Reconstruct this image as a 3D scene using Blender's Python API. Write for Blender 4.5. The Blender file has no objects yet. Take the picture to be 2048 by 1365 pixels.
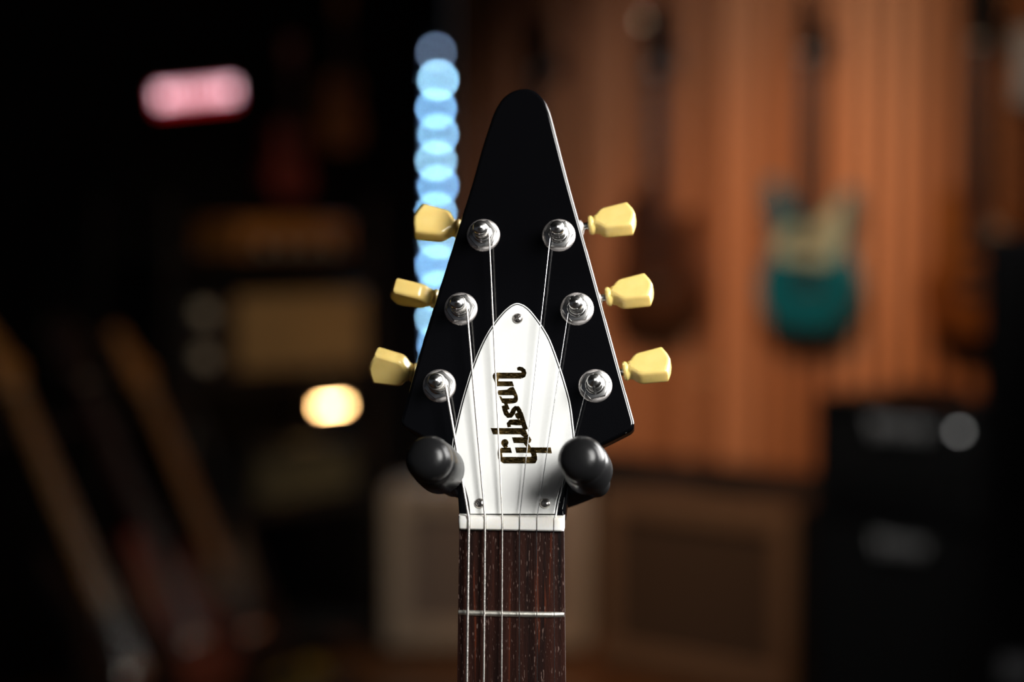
import bpy, bmesh, math, random
from mathutils import Matrix, Vector

random.seed(7)
S = bpy.context.scene
COL = S.collection
R = math.radians

# ------------------------------------------------------------------ camera, world, lights, exposure
FOC = 70.0
F = FOC / 36.0 * 2048.0                      # focal length in pixels of the 2048x1365 frame
PITCH = R(3.3)
CAM = Vector((0, 0, 1.25))
FWD = Vector((0, math.cos(PITCH), -math.sin(PITCH)))
UPV = Vector((0, math.sin(PITCH), math.cos(PITCH)))
RGT = Vector((1, 0, 0))
cd = bpy.data.cameras.new('camera')
cd.lens = FOC; cd.sensor_width = 36.0; cd.clip_start = 0.02; cd.clip_end = 60
cd.dof.use_dof = True; cd.dof.focus_distance = 0.819; cd.dof.aperture_fstop = 3.55
cam = bpy.data.objects.new('camera', cd); COL.objects.link(cam)
cam.location = CAM; cam.rotation_euler = (R(90) - PITCH, 0, 0)
S.camera = cam

w = bpy.data.worlds.new('world'); S.world = w; w.use_nodes = True
w.node_tree.nodes['Background'].inputs[0].default_value = (0.55, 0.6, 0.7, 1)
w.node_tree.nodes['Background'].inputs[1].default_value = 0.05

def aim(o, target):
    o.rotation_euler = (Vector(target) - o.location).to_track_quat('-Z', 'Y').to_euler()
def area(name, loc, target, sx, sy, power, col, spread=180):
    l = bpy.data.lights.new(name, 'AREA'); l.shape = 'RECTANGLE'; l.size = sx; l.size_y = sy
    l.energy = power; l.color = col; l.spread = R(spread)
    o = bpy.data.objects.new(name, l); COL.objects.link(o); o.location = loc; aim(o, target); return o
def spot(name, loc, target, power, col, deg, blend=0.8, rad=0.05):
    l = bpy.data.lights.new(name, 'SPOT'); l.energy = power; l.color = col; l.spot_size = R(deg); l.spot_blend = blend
    l.shadow_soft_size = rad
    o = bpy.data.objects.new(name, l); COL.objects.link(o); o.location = loc; aim(o, target); return o

HEADC = (0.0, 0.82, 1.26)
area('softbox_key', (0.52, 0.02, 1.66), HEADC, 0.42, 0.55, 3.75, (1.0, 0.98, 0.95), 80)
area('strip_light', (0.95, 0.78, 1.62), HEADC, 0.30, 0.85, 4.0, (1.0, 0.98, 0.96), 80)
area('rim_softbox', (0.92, 1.42, 1.52), HEADC, 0.75, 0.85, 7.0, (1.0, 0.98, 0.96), 70)
spot('wall_washer', (0.55, 3.6, 2.85), (0.95, 5.45, 1.20), 70, (1.0, 0.66, 0.40), 62, 1.0, 0.12)
spot('wall_fill', (0.45, 3.3, 2.7), (0.60, 5.55, 1.42), 125, (0.98, 0.88, 0.95), 40, 1.0, 0.10)  # added lamp that gives the mid wall its pale sheen
spot('wall_washer_low', (0.15, 4.0, 2.85), (0.66, 5.6, 0.68), 150, (1.0, 0.44, 0.12), 46, 1.0, 0.10)
spot('floor_spot', (-0.2, 3.4, 2.9), (-1.0, 4.55, 1.02), 15, (1.0, 0.64, 0.34), 30, 1.0, 0.10)
spot('amp_spot', (0.2, 3.6, 2.9), (0.1, 5.6, 0.3), 66, (1.0, 0.86, 0.72), 34, 1.0, 0.10)
spot('stack_fill', (0.55, 2.6, 2.8), (0.88, 4.5, 0.7), 42, (1.0, 0.97, 0.94), 30, 1.0, 0.10)  # added fill so the badges on the black stack show
spot('shelf_fill', (0.1, 4.0, 2.8), (-0.55, 5.5, 0.95), 38, (1.0, 0.80, 0.55), 36, 1.0, 0.10)  # added fill that brightens the amplifiers on the shelf

S.view_settings.view_transform = 'Standard'; S.view_settings.look = 'None'
S.view_settings.gamma = 1.0; S.view_settings.use_curve_mapping = False
S.view_settings.exposure = 0.0
S.cycles.use_adaptive_sampling = False
S.cycles.denoising_input_passes = 'RGB'
S.cycles.sample_clamp_indirect = 6.0

# ------------------------------------------------------------------ geometry helpers
def ray(px, py):
    return FWD + RGT * ((px - 1024.0) / F) - UPV * ((py - 682.5) / F)
def at_y(px, py, Y):
    d = ray(px, py); return CAM + d * (Y / d.y)
def on_plane(px, py, p0, n):
    d = ray(px, py); return CAM + d * ((p0 - CAM).dot(n) / d.dot(n))

def link(name, me, mat=None, parent=None, M=None):
    o = bpy.data.objects.new(name, me); COL.objects.link(o)
    if mat is not None and not me.materials: me.materials.append(mat)
    if parent is not None: o.parent = parent
    if M is not None: o.matrix_basis = M
    return o
def tag(o, label=None, cat=None, group=None, kind=None):
    if label: o['label'] = label
    if cat: o['category'] = cat
    if group: o['group'] = group
    if kind: o['kind'] = kind
    return o
def empty(name, M=None, parent=None):
    o = bpy.data.objects.new(name, None); COL.objects.link(o); o.empty_display_size = 0.05
    if parent is not None: o.parent = parent
    if M is not None: o.matrix_basis = M
    return o
def T(x, y, z): return Matrix.Translation((x, y, z))
def RX(a): return Matrix.Rotation(a, 4, 'X')
def RY(a): return Matrix.Rotation(a, 4, 'Y')
def RZ(a): return Matrix.Rotation(a, 4, 'Z')
def frame(o, x, y, z):
    m = Matrix.Identity(4)
    for i in range(3): m[i][0] = x[i]; m[i][1] = y[i]; m[i][2] = z[i]; m[i][3] = o[i]
    return m

class MB:
    """collects shapes into one mesh"""
    def __init__(s): s.v = []; s.f = []
    def add(s, vs, fs, M=None):
        b = len(s.v)
        s.v += [tuple(M @ Vector(p)) if M is not None else tuple(p) for p in vs]
        s.f += [[b + i for i in f] for f in fs]
        return s
    def box(s, x0, x1, y0, y1, z0, z1, M=None, c=0.0):
        if c <= 0:
            vs = [(x0,y0,z0),(x1,y0,z0),(x1,y1,z0),(x0,y1,z0),(x0,y0,z1),(x1,y0,z1),(x1,y1,z1),(x0,y1,z1)]
            return s.add(vs, [(3,2,1,0),(4,5,6,7),(0,1,5,4),(1,2,6,5),(2,3,7,6),(3,0,4,7)], M)
        pts = [(x0+c,y0),(x1-c,y0),(x1,y0+c),(x1,y1-c),(x1-c,y1),(x0+c,y1),(x0,y1-c),(x0,y0+c)]
        return s.prism(pts, [(c, z0), (0, z0 + c), (0, z1 - c), (c, z1)], M)
    def prism(s, pts, rings, M=None):
        """outline pts (ccw) in xy, stacked rings (inset, z)"""
        n = len(pts); vs = []; fs = []
        if sum(pts[i][0]*pts[(i+1)%n][1] - pts[(i+1)%n][0]*pts[i][1] for i in range(n)) < 0: pts = pts[::-1]
        nr = []
        for i in range(n):
            a = Vector(pts[i]) - Vector(pts[i-1]); b = Vector(pts[(i+1)%n]) - Vector(pts[i])
            a = a.normalized() if a.length > 1e-9 else b.normalized(); b = b.normalized() if b.length > 1e-9 else a
            na = Vector((-a.y, a.x)); nb = Vector((-b.y, b.x)); m = na + nb
            m = m.normalized() if m.length > 1e-6 else na
            nr.append(m / max(0.5, m.dot(na)))
        lim = []
        for i in range(n):
            A, B, C = Vector(pts[i-1]), Vector(pts[i]), Vector(pts[(i+1)%n])
            cr = (B - A).x*(C - B).y - (B - A).y*(C - B).x; ab, bc, ca = (B-A).length, (C-B).length, (C-A).length
            lim.append(0.55*ab*bc*ca/(2*cr) if cr > 1e-14 and n > 16 else 1e9)
        for _ in range(2):
            for i in list(range(n)) + list(range(n-1, -1, -1)):
                for k in (i-1, (i+1) % n): lim[i] = min(lim[i], lim[k] + 0.25*(Vector(pts[i]) - Vector(pts[k])).length)
        for (d, z) in rings:
            vs += [(pts[i][0] + nr[i].x*min(d, lim[i]), pts[i][1] + nr[i].y*min(d, lim[i]), z) for i in range(n)]
        for k in range(len(rings)-1):
            for i in range(n):
                j = (i+1) % n
                fs.append((k*n+i, k*n+j, (k+1)*n+j, (k+1)*n+i))
        fs.append(tuple(range(n-1, -1, -1))); fs.append(tuple((len(rings)-1)*n + i for i in range(n)))
        return s.add(vs, fs, M)
    def lathe(s, prof, seg=32, M=None):
        """profile (r, z) spun about z; r == 0 closes"""
        vs = []; fs = []; idx = []
        for (r, z) in prof:
            if r <= 1e-9: idx.append([len(vs)]); vs.append((0, 0, z))
            else:
                idx.append(list(range(len(vs), len(vs)+seg)))
                vs += [(r*math.cos(2*math.pi*i/seg), r*math.sin(2*math.pi*i/seg), z) for i in range(seg)]
        for a, b in zip(idx, idx[1:]):
            if len(a) == 1 and len(b) == 1: continue
            for i in range(seg):
                j = (i+1) % seg
                if len(a) == 1: fs.append((a[0], b[j], b[i]))
                elif len(b) == 1: fs.append((a[i], a[j], b[0]))
                else: fs.append((a[i], a[j], b[j], b[i]))
        return s.add(vs, fs, M)
    def tube(s, pts, rad, seg=8, M=None):
        pts = [Vector(p) for p in pts]; n = len(pts); vs = []; fs = []
        rr = rad if isinstance(rad, (list, tuple)) else [rad]*n
        up = None
        for i, p in enumerate(pts):
            t = (pts[min(i+1, n-1)] - pts[max(i-1, 0)]).normalized()
            if up is None: up = t.orthogonal().normalized()
            up = (up - t*up.dot(t)).normalized(); side = t.cross(up)
            vs += [tuple(p + (up*math.cos(2*math.pi*k/seg) + side*math.sin(2*math.pi*k/seg))*rr[i]) for k in range(seg)]
        for i in range(n-1):
            for k in range(seg):
                l = (k+1) % seg
                fs.append((i*seg+k, i*seg+l, (i+1)*seg+l, (i+1)*seg+k))
        fs.append(tuple(range(seg-1, -1, -1))); fs.append(tuple((n-1)*seg + k for k in range(seg)))
        return s.add(vs, fs, M)
    def loft(s, sections, M=None):
        n = len(sections[0]); vs = [p for sec in sections for p in sec]; fs = []
        for k in range(len(sections)-1):
            for i in range(n):
                j = (i+1) % n
                fs.append((k*n+i, k*n+j, (k+1)*n+j, (k+1)*n+i))
        fs.append(tuple(range(n-1, -1, -1))); fs.append(tuple((len(sections)-1)*n+i for i in range(n)))
        return s.add(vs, fs, M)
    def mesh(s, name, smooth=35):
        me = bpy.data.meshes.new(name); me.from_pydata(s.v, [], s.f)
        bm = bmesh.new(); bm.from_mesh(me); bmesh.ops.recalc_face_normals(bm, faces=bm.faces); bm.to_mesh(me); bm.free()
        if smooth:
            me.polygons.foreach_set('use_smooth', [True]*len(me.polygons)); me.set_sharp_from_angle(angle=R(smooth))
            for p in me.polygons:
                if len(p.vertices) > 8: p.use_smooth = False
        me.update(); return me
    def build(s, name, mat=None, parent=None, M=None, smooth=35):
        return link(name, s.mesh(name, smooth), mat, parent, M)

def smooth_closed(pts, sub=6, corners=()):
    """Catmull-Rom through a closed outline; indices in corners stay sharp"""
    n = len(pts); out = []
    P = [Vector(p) for p in pts]
    for i in range(n):
        p0, p1, p2, p3 = P[i-1], P[i], P[(i+1) % n], P[(i+2) % n]
        if i in corners: p0 = p1 - (p2 - p1)
        if (i+1) % n in corners: p3 = p2 + (p2 - p1)
        for k in range(sub):
            t = k/sub
            out.append(tuple(0.5*((2*p1) + (p2-p0)*t + (2*p0-5*p1+4*p2-p3)*t*t + (3*p1-p0-3*p2+p3)*t**3)))
    return out
def resample(pts, step, fixed=(), passes=2):
    """even spacing along a closed outline, corners eased except those near fixed points"""
    n = len(pts); P = [Vector(p) for p in pts]; out = []
    L = [(P[(i+1) % n] - P[i]).length for i in range(n)]; tot = sum(L); m = int(tot/step); i = 0; acc = 0.0
    for k in range(m):
        d = tot*k/m
        while acc + L[i] < d: acc += L[i]; i += 1
        out.append(P[i].lerp(P[(i+1) % n], (d - acc)/max(L[i], 1e-9)))
    keep = set()
    for f in fixed:
        j = min(range(m), key=lambda q: (out[q] - Vector(f)).length); out[j] = Vector(f); keep.add(j)
    for _ in range(passes):
        out = [out[q] if q in keep else out[q]*0.5 + (out[q-1] + out[(q+1) % m])*0.25 for q in range(m)]
    return [tuple(p) for p in out]
def ell(cx, cy, rx, ry, n=24):
    return [(cx + rx*math.cos(2*math.pi*i/n), cy + ry*math.sin(2*math.pi*i/n)) for i in range(n)]
def rrect(x0, x1, y0, y1, r, k=4):
    out = []
    for cx, cy, a in ((x1-r, y0+r, -90), (x1-r, y1-r, 0), (x0+r, y1-r, 90), (x0+r, y0+r, 180)):
        for i in range(k+1):
            t = R(a + 90*i/k); out.append((cx + r*math.cos(t), cy + r*math.sin(t)))
    return out

# ------------------------------------------------------------------ materials
def mat(name, col, rough=0.5, metal=0.0, coat=0.0, spec=0.5, emit=None, estr=0.0, sss=0.0):
    m = bpy.data.materials.new(name); m.use_nodes = True
    b = m.node_tree.nodes['Principled BSDF']
    b.inputs['Base Color'].default_value = (*col, 1); b.inputs['Roughness'].default_value = rough
    b.inputs['Metallic'].default_value = metal; b.inputs['Coat Weight'].default_value = coat
    b.inputs['Coat Roughness'].default_value = 0.05
    b.inputs['Specular IOR Level'].default_value = spec
    if emit: b.inputs['Emission Color'].default_value = (*emit, 1); b.inputs['Emission Strength'].default_value = estr
    if sss: b.inputs['Subsurface Weight'].default_value = sss; b.inputs['Subsurface Radius'].default_value = (0.004, 0.0025, 0.001); b.inputs['Subsurface Scale'].default_value = 0.6
    return m
def nodes(m): return m.node_tree.nodes, m.node_tree.links, m.node_tree.nodes['Principled BSDF']
def noise_mix(m, c1, c2, scale=(30, 30, 30), detail=4, lo=0.35, hi=0.65, nscale=1.0):
    """object-space noise between two colours"""
    N, L, b = nodes(m)
    tc = N.new('ShaderNodeTexCoord'); mp = N.new('ShaderNodeMapping'); mp.inputs['Scale'].default_value = scale
    nz = N.new('ShaderNodeTexNoise'); nz.inputs['Scale'].default_value = nscale; nz.inputs['Detail'].default_value = detail
    cr = N.new('ShaderNodeValToRGB'); cr.color_ramp.elements[0].position = lo; cr.color_ramp.elements[1].position = hi
    cr.color_ramp.elements[0].color = (*c1, 1); cr.color_ramp.elements[1].color = (*c2, 1)
    L.new(tc.outputs['Object'], mp.inputs['Vector']); L.new(mp.outputs[0], nz.inputs['Vector'])
    L.new(nz.outputs['Fac'], cr.inputs['Fac']); L.new(cr.outputs['Color'], b.inputs['Base Color'])
    return cr, nz, tc
def bump(m, scale, strength, dist=0.001, stretch=(1, 1, 1)):
    N, L, b = nodes(m)
    tc = N.new('ShaderNodeTexCoord'); mp = N.new('ShaderNodeMapping'); mp.inputs['Scale'].default_value = stretch
    nz = N.new('ShaderNodeTexNoise'); nz.inputs['Scale'].default_value = scale; nz.inputs['Detail'].default_value = 3
    bp = N.new('ShaderNodeBump'); bp.inputs['Strength'].default_value = strength; bp.inputs['Distance'].default_value = dist
    L.new(tc.outputs['Object'], mp.inputs[0]); L.new(mp.outputs[0], nz.inputs['Vector'])
    L.new(nz.outputs['Fac'], bp.inputs['Height']); L.new(bp.outputs[0], b.inputs['Normal'])

# black lacquer with a few dust specks
M_LACQ = mat('black_lacquer', (0.002, 0.002, 0.0025), 0.09, spec=0.5)
def dust(m):
    N, L, b = nodes(m)
    tc = N.new('ShaderNodeTexCoord'); vo = N.new('ShaderNodeTexVoronoi'); vo.inputs['Scale'].default_value = 150
    lt = N.new('ShaderNodeMath'); lt.operation = 'LESS_THAN'; lt.inputs[1].default_value = 0.055
    sp = N.new('ShaderNodeSeparateColor'); g = N.new('ShaderNodeMath'); g.operation = 'GREATER_THAN'; g.inputs[1].default_value = 0.86
    mu = N.new('ShaderNodeMath'); mu.operation = 'MULTIPLY'; mx = N.new('ShaderNodeMix'); mx.data_type = 'RGBA'
    L.new(tc.outputs['Object'], vo.inputs['Vector']); L.new(vo.outputs['Distance'], lt.inputs[0])
    L.new(vo.outputs['Color'], sp.inputs[0]); L.new(sp.outputs[0], g.inputs[0])
    L.new(lt.outputs[0], mu.inputs[0]); L.new(g.outputs[0], mu.inputs[1]); L.new(mu.outputs[0], mx.inputs[0])
    mx.inputs[6].default_value = (0.002, 0.002, 0.0025, 1); mx.inputs[7].default_value = (0.14, 0.14, 0.13, 1)
    L.new(mx.outputs[2], b.inputs['Base Color'])
dust(M_LACQ)
M_WHITE = mat('white_plastic', (0.83, 0.84, 0.82), 0.30)
M_BLACKPLY = mat('black_plastic_ply', (0.006, 0.006, 0.006), 0.6, spec=0.2)
M_BONE = mat('bone_nut', (0.86, 0.84, 0.78), 0.28, sss=0.15); noise_mix(M_BONE, (0.84, 0.81, 0.74), (0.90, 0.89, 0.86), (90, 90, 300))
M_CREAM = mat('aged_cream_plastic', (0.78, 0.57, 0.18), 0.24, coat=0.15, sss=0.25); noise_mix(M_CREAM, (0.76, 0.55, 0.165), (0.82, 0.62, 0.21), (140, 140, 140))
M_NICKEL = mat('worn_nickel', (0.85, 0.81, 0.78), 0.48, 1.0); noise_mix(M_NICKEL, (0.74, 0.69, 0.66), (0.92, 0.88, 0.86), (700, 700, 700)); bump(M_NICKEL, 900, 0.12, 0.0003)
M_SCREW = mat('dull_screw_steel', (0.50, 0.47, 0.44), 0.30, 1.0)
M_CHROME = mat('bright_nickel', (0.80, 0.79, 0.77), 0.24, 1.0)
M_WOUND = mat('wound_string', (0.80, 0.77, 0.72), 0.38, 1.0); bump(M_WOUND, 1, 0.5, 0.0002, (200, 200, 9000))
M_PLAIN = mat('plain_steel_string', (0.62, 0.62, 0.62), 0.22, 1.0)
M_FRET = mat('fret_wire', (0.88, 0.85, 0.76), 0.45, 1.0); bump(M_FRET, 500, 0.25, 0.0004)
M_RUBBER = mat('black_rubber', (0.008, 0.008, 0.0085), 0.28, spec=0.32); bump(M_RUBBER, 420, 0.10, 0.0006)
M_STEELBLACK = mat('black_painted_steel', (0.012, 0.013, 0.018), 0.45)

# gold foil lettering
M_GOLD = mat('gold_foil', (0.40, 0.27, 0.09), 0.22, 1.0)
noise_mix(M_GOLD, (0.10, 0.062, 0.018), (0.62, 0.42, 0.16), (500, 1700, 500), 6, 0.42, 0.72); bump(M_GOLD, 1, 0.6, 0.0006, (400, 1500, 400))

# rosewood
M_ROSE = mat('rosewood', (0.03, 0.012, 0.008), 0.45, spec=0.3)
def rosewood(m):
    N, L, b = nodes(m)
    tc = N.new('ShaderNodeTexCoord')
    def nz(scale, ns, det, lo, hi, c1, c2):
        mp = N.new('ShaderNodeMapping'); mp.inputs['Scale'].default_value = scale
        n = N.new('ShaderNodeTexNoise'); n.inputs['Scale'].default_value = ns; n.inputs['Detail'].default_value = det
        cr = N.new('ShaderNodeValToRGB'); cr.color_ramp.elements[0].position = lo; cr.color_ramp.elements[1].position = hi
        cr.color_ramp.elements[0].color = (*c1, 1); cr.color_ramp.elements[1].color = (*c2, 1)
        L.new(tc.outputs['Object'], mp.inputs[0]); L.new(mp.outputs[0], n.inputs['Vector']); L.new(n.outputs['Fac'], cr.inputs[0])
        return cr.outputs['Color'], n.outputs['Fac']
    base, _ = nz((330, 330, 9), 1, 5, 0.32, 0.68, (0.004, 0.002, 0.0018), (0.034, 0.010, 0.006))
    red, _ = nz((520, 520, 14), 1, 2, 0.64, 0.74, (0, 0, 0), (1, 1, 1))
    pore, pf = nz((2100, 2100, 330), 1, 1, 0.655, 0.72, (0, 0, 0), (1, 1, 1))
    m1 = N.new('ShaderNodeMix'); m1.data_type = 'RGBA'; L.new(red, m1.inputs[0]); L.new(base, m1.inputs[6]); m1.inputs[7].default_value = (0.12, 0.026, 0.010, 1)
    m2 = N.new('ShaderNodeMix'); m2.data_type = 'RGBA'; L.new(pore, m2.inputs[0]); L.new(m1.outputs[2], m2.inputs[6]); m2.inputs[7].default_value = (0.17, 0.11, 0.09, 1)
    L.new(m2.outputs[2], b.inputs['Base Color'])
    bp = N.new('ShaderNodeBump'); bp.inputs['Strength'].default_value = 0.3; bp.inputs['Distance'].default_value = 0.0004; bp.invert = True
    L.new(pf, bp.inputs['Height']); L.new(bp.outputs[0], b.inputs['Normal'])
rosewood(M_ROSE)

# slat wood, each slat its own tone
M_SLAT = mat('oiled_wood_slat', (0.4, 0.16, 0.05), 0.42, coat=0.15)
def slatwood(m):
    N, L, b = nodes(m)
    oi = N.new('ShaderNodeObjectInfo'); tc = N.new('ShaderNodeTexCoord'); mp = N.new('ShaderNodeMapping'); mp.inputs['Scale'].default_value = (60, 60, 2.2)
    ad = N.new('ShaderNodeVectorMath'); ad.operation = 'ADD'; n = N.new('ShaderNodeTexNoise'); n.inputs['Scale'].default_value = 1; n.inputs['Detail'].default_value = 5
    L.new(tc.outputs['Object'], mp.inputs[0]); L.new(mp.outputs[0], ad.inputs[0]); L.new(oi.outputs['Location'], ad.inputs[1]); L.new(ad.outputs[0], n.inputs['Vector'])
    cr = N.new('ShaderNodeValToRGB'); e = cr.color_ramp.elements
    e[0].position = 0.0; e[0].color = (0.09, 0.026, 0.007, 1); e[1].position = 1.0; e[1].color = (0.58, 0.27, 0.125, 1)
    k = cr.color_ramp.elements.new(0.5); k.color = (0.34, 0.135, 0.052, 1)
    ma = N.new('ShaderNodeMath'); ma.operation = 'MULTIPLY_ADD'; ma.inputs[1].default_value = 0.78
    mm = N.new('ShaderNodeMath'); mm.operation = 'MULTIPLY'; mm.inputs[1].default_value = 0.42
    L.new(n.outputs['Fac'], mm.inputs[0]); L.new(oi.outputs['Random'], ma.inputs[0]); L.new(mm.outputs[0], ma.inputs[2])
    L.new(ma.outputs[0], cr.inputs[0]); L.new(cr.outputs[0], b.inputs['Base Color'])
slatwood(M_SLAT)
M_DARKWALL = mat('matt_black_wall', (0.004, 0.0035, 0.004), 0.9, spec=0.15)
M_DADO = mat('black_dado_panel', (0.008, 0.008, 0.009), 0.6)
M_BACKING = mat('dark_wall_backing', (0.02, 0.010, 0.005), 0.8)
M_FLOOR = mat('dark_brown_floor', (0.10, 0.045, 0.018), 0.4); noise_mix(M_FLOOR, (0.07, 0.030, 0.012), (0.13, 0.06, 0.025), (40, 2, 1), 5)
M_CEIL = mat('black_ceiling', (0.01, 0.01, 0.01), 0.9)
M_TOLEX = mat('black_tolex', (0.010, 0.010, 0.011), 0.5); bump(M_TOLEX, 600, 0.3, 0.001)
M_TANTOLEX = mat('tan_tolex', (0.22, 0.145, 0.09), 0.55); noise_mix(M_TANTOLEX, (0.13, 0.088, 0.058), (0.17, 0.115, 0.078), (200, 200, 200))
M_GREYTOLEX = mat('light_grey_tolex', (0.30, 0.27, 0.23), 0.55); noise_mix(M_GREYTOLEX, (0.27, 0.24, 0.20), (0.33, 0.30, 0.26), (200, 200, 200))
def cloth(name, c1, c2):
    m = mat(name, c1, 0.9); noise_mix(m, c1, c2, (900, 900, 900), 2); return m
M_BROWNCLOTH = cloth('dark_brown_grille_cloth', (0.036, 0.023, 0.016), (0.055, 0.036, 0.025))
M_GREYCLOTH = cloth('grey_grille_cloth', (0.11, 0.095, 0.09), (0.16, 0.14, 0.135))
M_TANCLOTH = cloth('tan_grille_cloth', (0.36, 0.22, 0.085), (0.46, 0.29, 0.12))
M_OLIVECLOTH = cloth('olive_grille_cloth', (0.07, 0.065, 0.035), (0.10, 0.09, 0.05))
M_AMBERWOOD = mat('amber_wood', (0.40, 0.16, 0.03), 0.4); noise_mix(M_AMBERWOOD, (0.30, 0.11, 0.02), (0.46, 0.19, 0.04), (20, 20, 120))
M_BLACKCLOTH = cloth('black_grille_cloth', (0.008, 0.008, 0.008), (0.014, 0.014, 0.014))
M_LOGO = mat('white_script_badge', (0.75, 0.75, 0.74), 0.35)
M_CREAMPLAST = mat('cream_knob_plastic', (0.72, 0.66, 0.54), 0.35)
M_MAPLE = mat('maple_neck', (0.55, 0.27, 0.075), 0.3, coat=0.3); noise_mix(M_MAPLE, (0.48, 0.22, 0.06), (0.60, 0.31, 0.09), (60, 60, 5))
M_MAHOG = mat('brown_neck_wood', (0.05, 0.025, 0.016), 0.35, coat=0.3)
M_GREYNECK = mat('pale_bound_neck', (0.26, 0.22, 0.23), 0.35, coat=0.3)
M_DARKFB = mat('dark_fingerboard', (0.018, 0.013, 0.013), 0.4)
M_TEAL = mat('teal_metallic_finish', (0.0, 0.20, 0.25), 0.3, 0.35, coat=0.6); noise_mix(M_TEAL, (0.0, 0.125, 0.17), (0.01, 0.19, 0.25), (14, 14, 14))
M_MINT = mat('mint_cream_plastic', (0.36, 0.42, 0.28), 0.35)
M_BROWNBODY = mat('dark_walnut_body', (0.055, 0.020, 0.009), 0.3, coat=0.5); noise_mix(M_BROWNBODY, (0.04, 0.015, 0.007), (0.08, 0.03, 0.012), (10, 10, 60))
M_BURST = mat('brown_sunburst_body', (0.16, 0.055, 0.012), 0.3, coat=0.5); noise_mix(M_BURST, (0.10, 0.03, 0.008), (0.24, 0.09, 0.02), (7, 7, 30))
M_REDBODY = mat('dark_red_finish', (0.26, 0.022, 0.016), 0.25, coat=0.5); noise_mix(M_REDBODY, (0.17, 0.010, 0.009), (0.24, 0.02, 0.015), (9, 9, 50))
M_BLACKBODY = mat('black_guitar_finish', (0.006, 0.005, 0.005), 0.45, spec=0.25)
M_PALEPG = mat('pale_pickguard', (0.20, 0.19, 0.14), 0.4)
M_GREYPG = mat('grey_pickguard', (0.30, 0.27, 0.24), 0.35)
M_PICKUP = mat('black_pickup', (0.012, 0.012, 0.012), 0.35)
M_PAPER = mat('pale_print_paper', (0.36, 0.40, 0.46), 0.6)
M_YELLOW = mat('yellow_paint', (0.55, 0.36, 0.03), 0.45)

# ------------------------------------------------------------------ the room
CORN = Vector((-0.2015, 6.5, 0))
DR = Vector((0.735, -0.678, 0)).normalized()          # along the slatted wall, away from the corner
NR = Vector((-DR.y * -1, 0, 0)); NR = Vector((DR.y, -DR.x, 0)).normalized()   # into the room
DL = Vector((-0.68, -0.733, 0)).normalized()          # along the dark wall, away from the corner
NL = Vector((-DL.y, DL.x, 0)).normalized()
ZU = Vector((0, 0, 1))
def wr(t, off, z): return CORN + DR*t + NR*off + ZU*z
def wl(t, off, z): return CORN + DL*t + NL*off + ZU*z
def pix_right(px, py, off):                            # (t, z) on the slatted wall's plane, off metres into the room
    p = on_plane(px, py, CORN + NR*off, NR); return ((p - CORN).dot(DR), p.z)
def pix_left(px, py, off):
    p = on_plane(px, py, CORN + NL*off, NL); return ((p - CORN).dot(DL), p.z)
# frames whose x runs to the viewer's right, y into the wall, z up
FR = lambda t, off, z: frame(wr(t, off, z), DR, -NR, ZU)
FL = lambda t, off, z: frame(wl(t, off, z), -DL, -NL, ZU)

fl = MB().box(-6, 6, -3, 9, -0.05, 0).build('floor', M_FLOOR); tag(fl, 'dark brown floor under the amplifiers', 'floor', kind='structure')
ce = MB().box(-6, 6, -3, 9, 3.0, 3.05).build('ceiling', M_CEIL); tag(ce, 'black ceiling above the room', 'ceiling', kind='structure')
wlf = MB().box(-4.2, 0, 0, 0.08, 0, 3.0).build('wall_left', M_DARKWALL, M=FL(0, 0, 0)); tag(wlf, 'matt black wall behind the shelf', 'wall', kind='structure')
wrt = MB().box(0, 4.2, 0.03, 0.11, 0, 3.0).build('wall_right', M_BACKING, M=FR(0, 0, 0)); tag(wrt, 'wall clad in vertical orange brown wood slats', 'wall', kind='structure')
PITCHS = 0.072
slat_me = MB().box(0, 0.048, 0.0, 0.03, 0.56, 3.0, c=0.003).mesh('slat')
slat_me.materials.append(M_SLAT)
for i in range(57):
    link('slat', slat_me, None, wrt, T(0.01 + i*PITCHS, 0.002*((i*7) % 3 - 1), 0))
bb = MB().box(0, 4.2, -0.02, 0.03, 0, 0.555).build('baseboard_right', M_DADO, M=FR(0, 0, 0)); tag(bb, 'black dado panel below the wood slats', 'panel', kind='structure')

# ------------------------------------------------------------------ the guitar in focus
YAW, NECK, ROLL, HANG = R(4.6), R(3.7), R(0.4), R(17)
d0 = ray(1022.5, 1060); NUT = CAM + d0 * (0.811 / d0.dot(FWD))
GM = Matrix.Translation(NUT) @ RZ(-YAW) @ RX(NECK) @ RY(ROLL)
# headstock frame: x across, y along the headstock, z out of its face
HL = frame(Vector((0, 0.0035, 0.0056)), Vector((1, 0, 0)), Vector((0, math.sin(HANG), math.cos(HANG))), Vector((0, -math.cos(HANG), math.sin(HANG))))
HW = GM @ HL
def hs(px, py, h=0.0):
    n = Vector((HW[0][2], HW[1][2], HW[2][2])); p = on_plane(px, py, HW @ Vector((0, 0, h)), n)
    q = HW.inverted() @ p; return (q.x, q.y)
def fb(px, py, h=0.0):
    n = GM.to_3x3() @ Vector((0, -1, 0)); p = on_plane(px, py, GM @ Vector((0, -h, 0)), n)
    q = GM.inverted() @ p; return (q.x, q.z)

guitar = empty('electric_guitar', GM)
tag(guitar, 'black electric guitar with arrow-shaped headstock and white truss rod cover, hanging in sharp focus', 'guitar')

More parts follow.
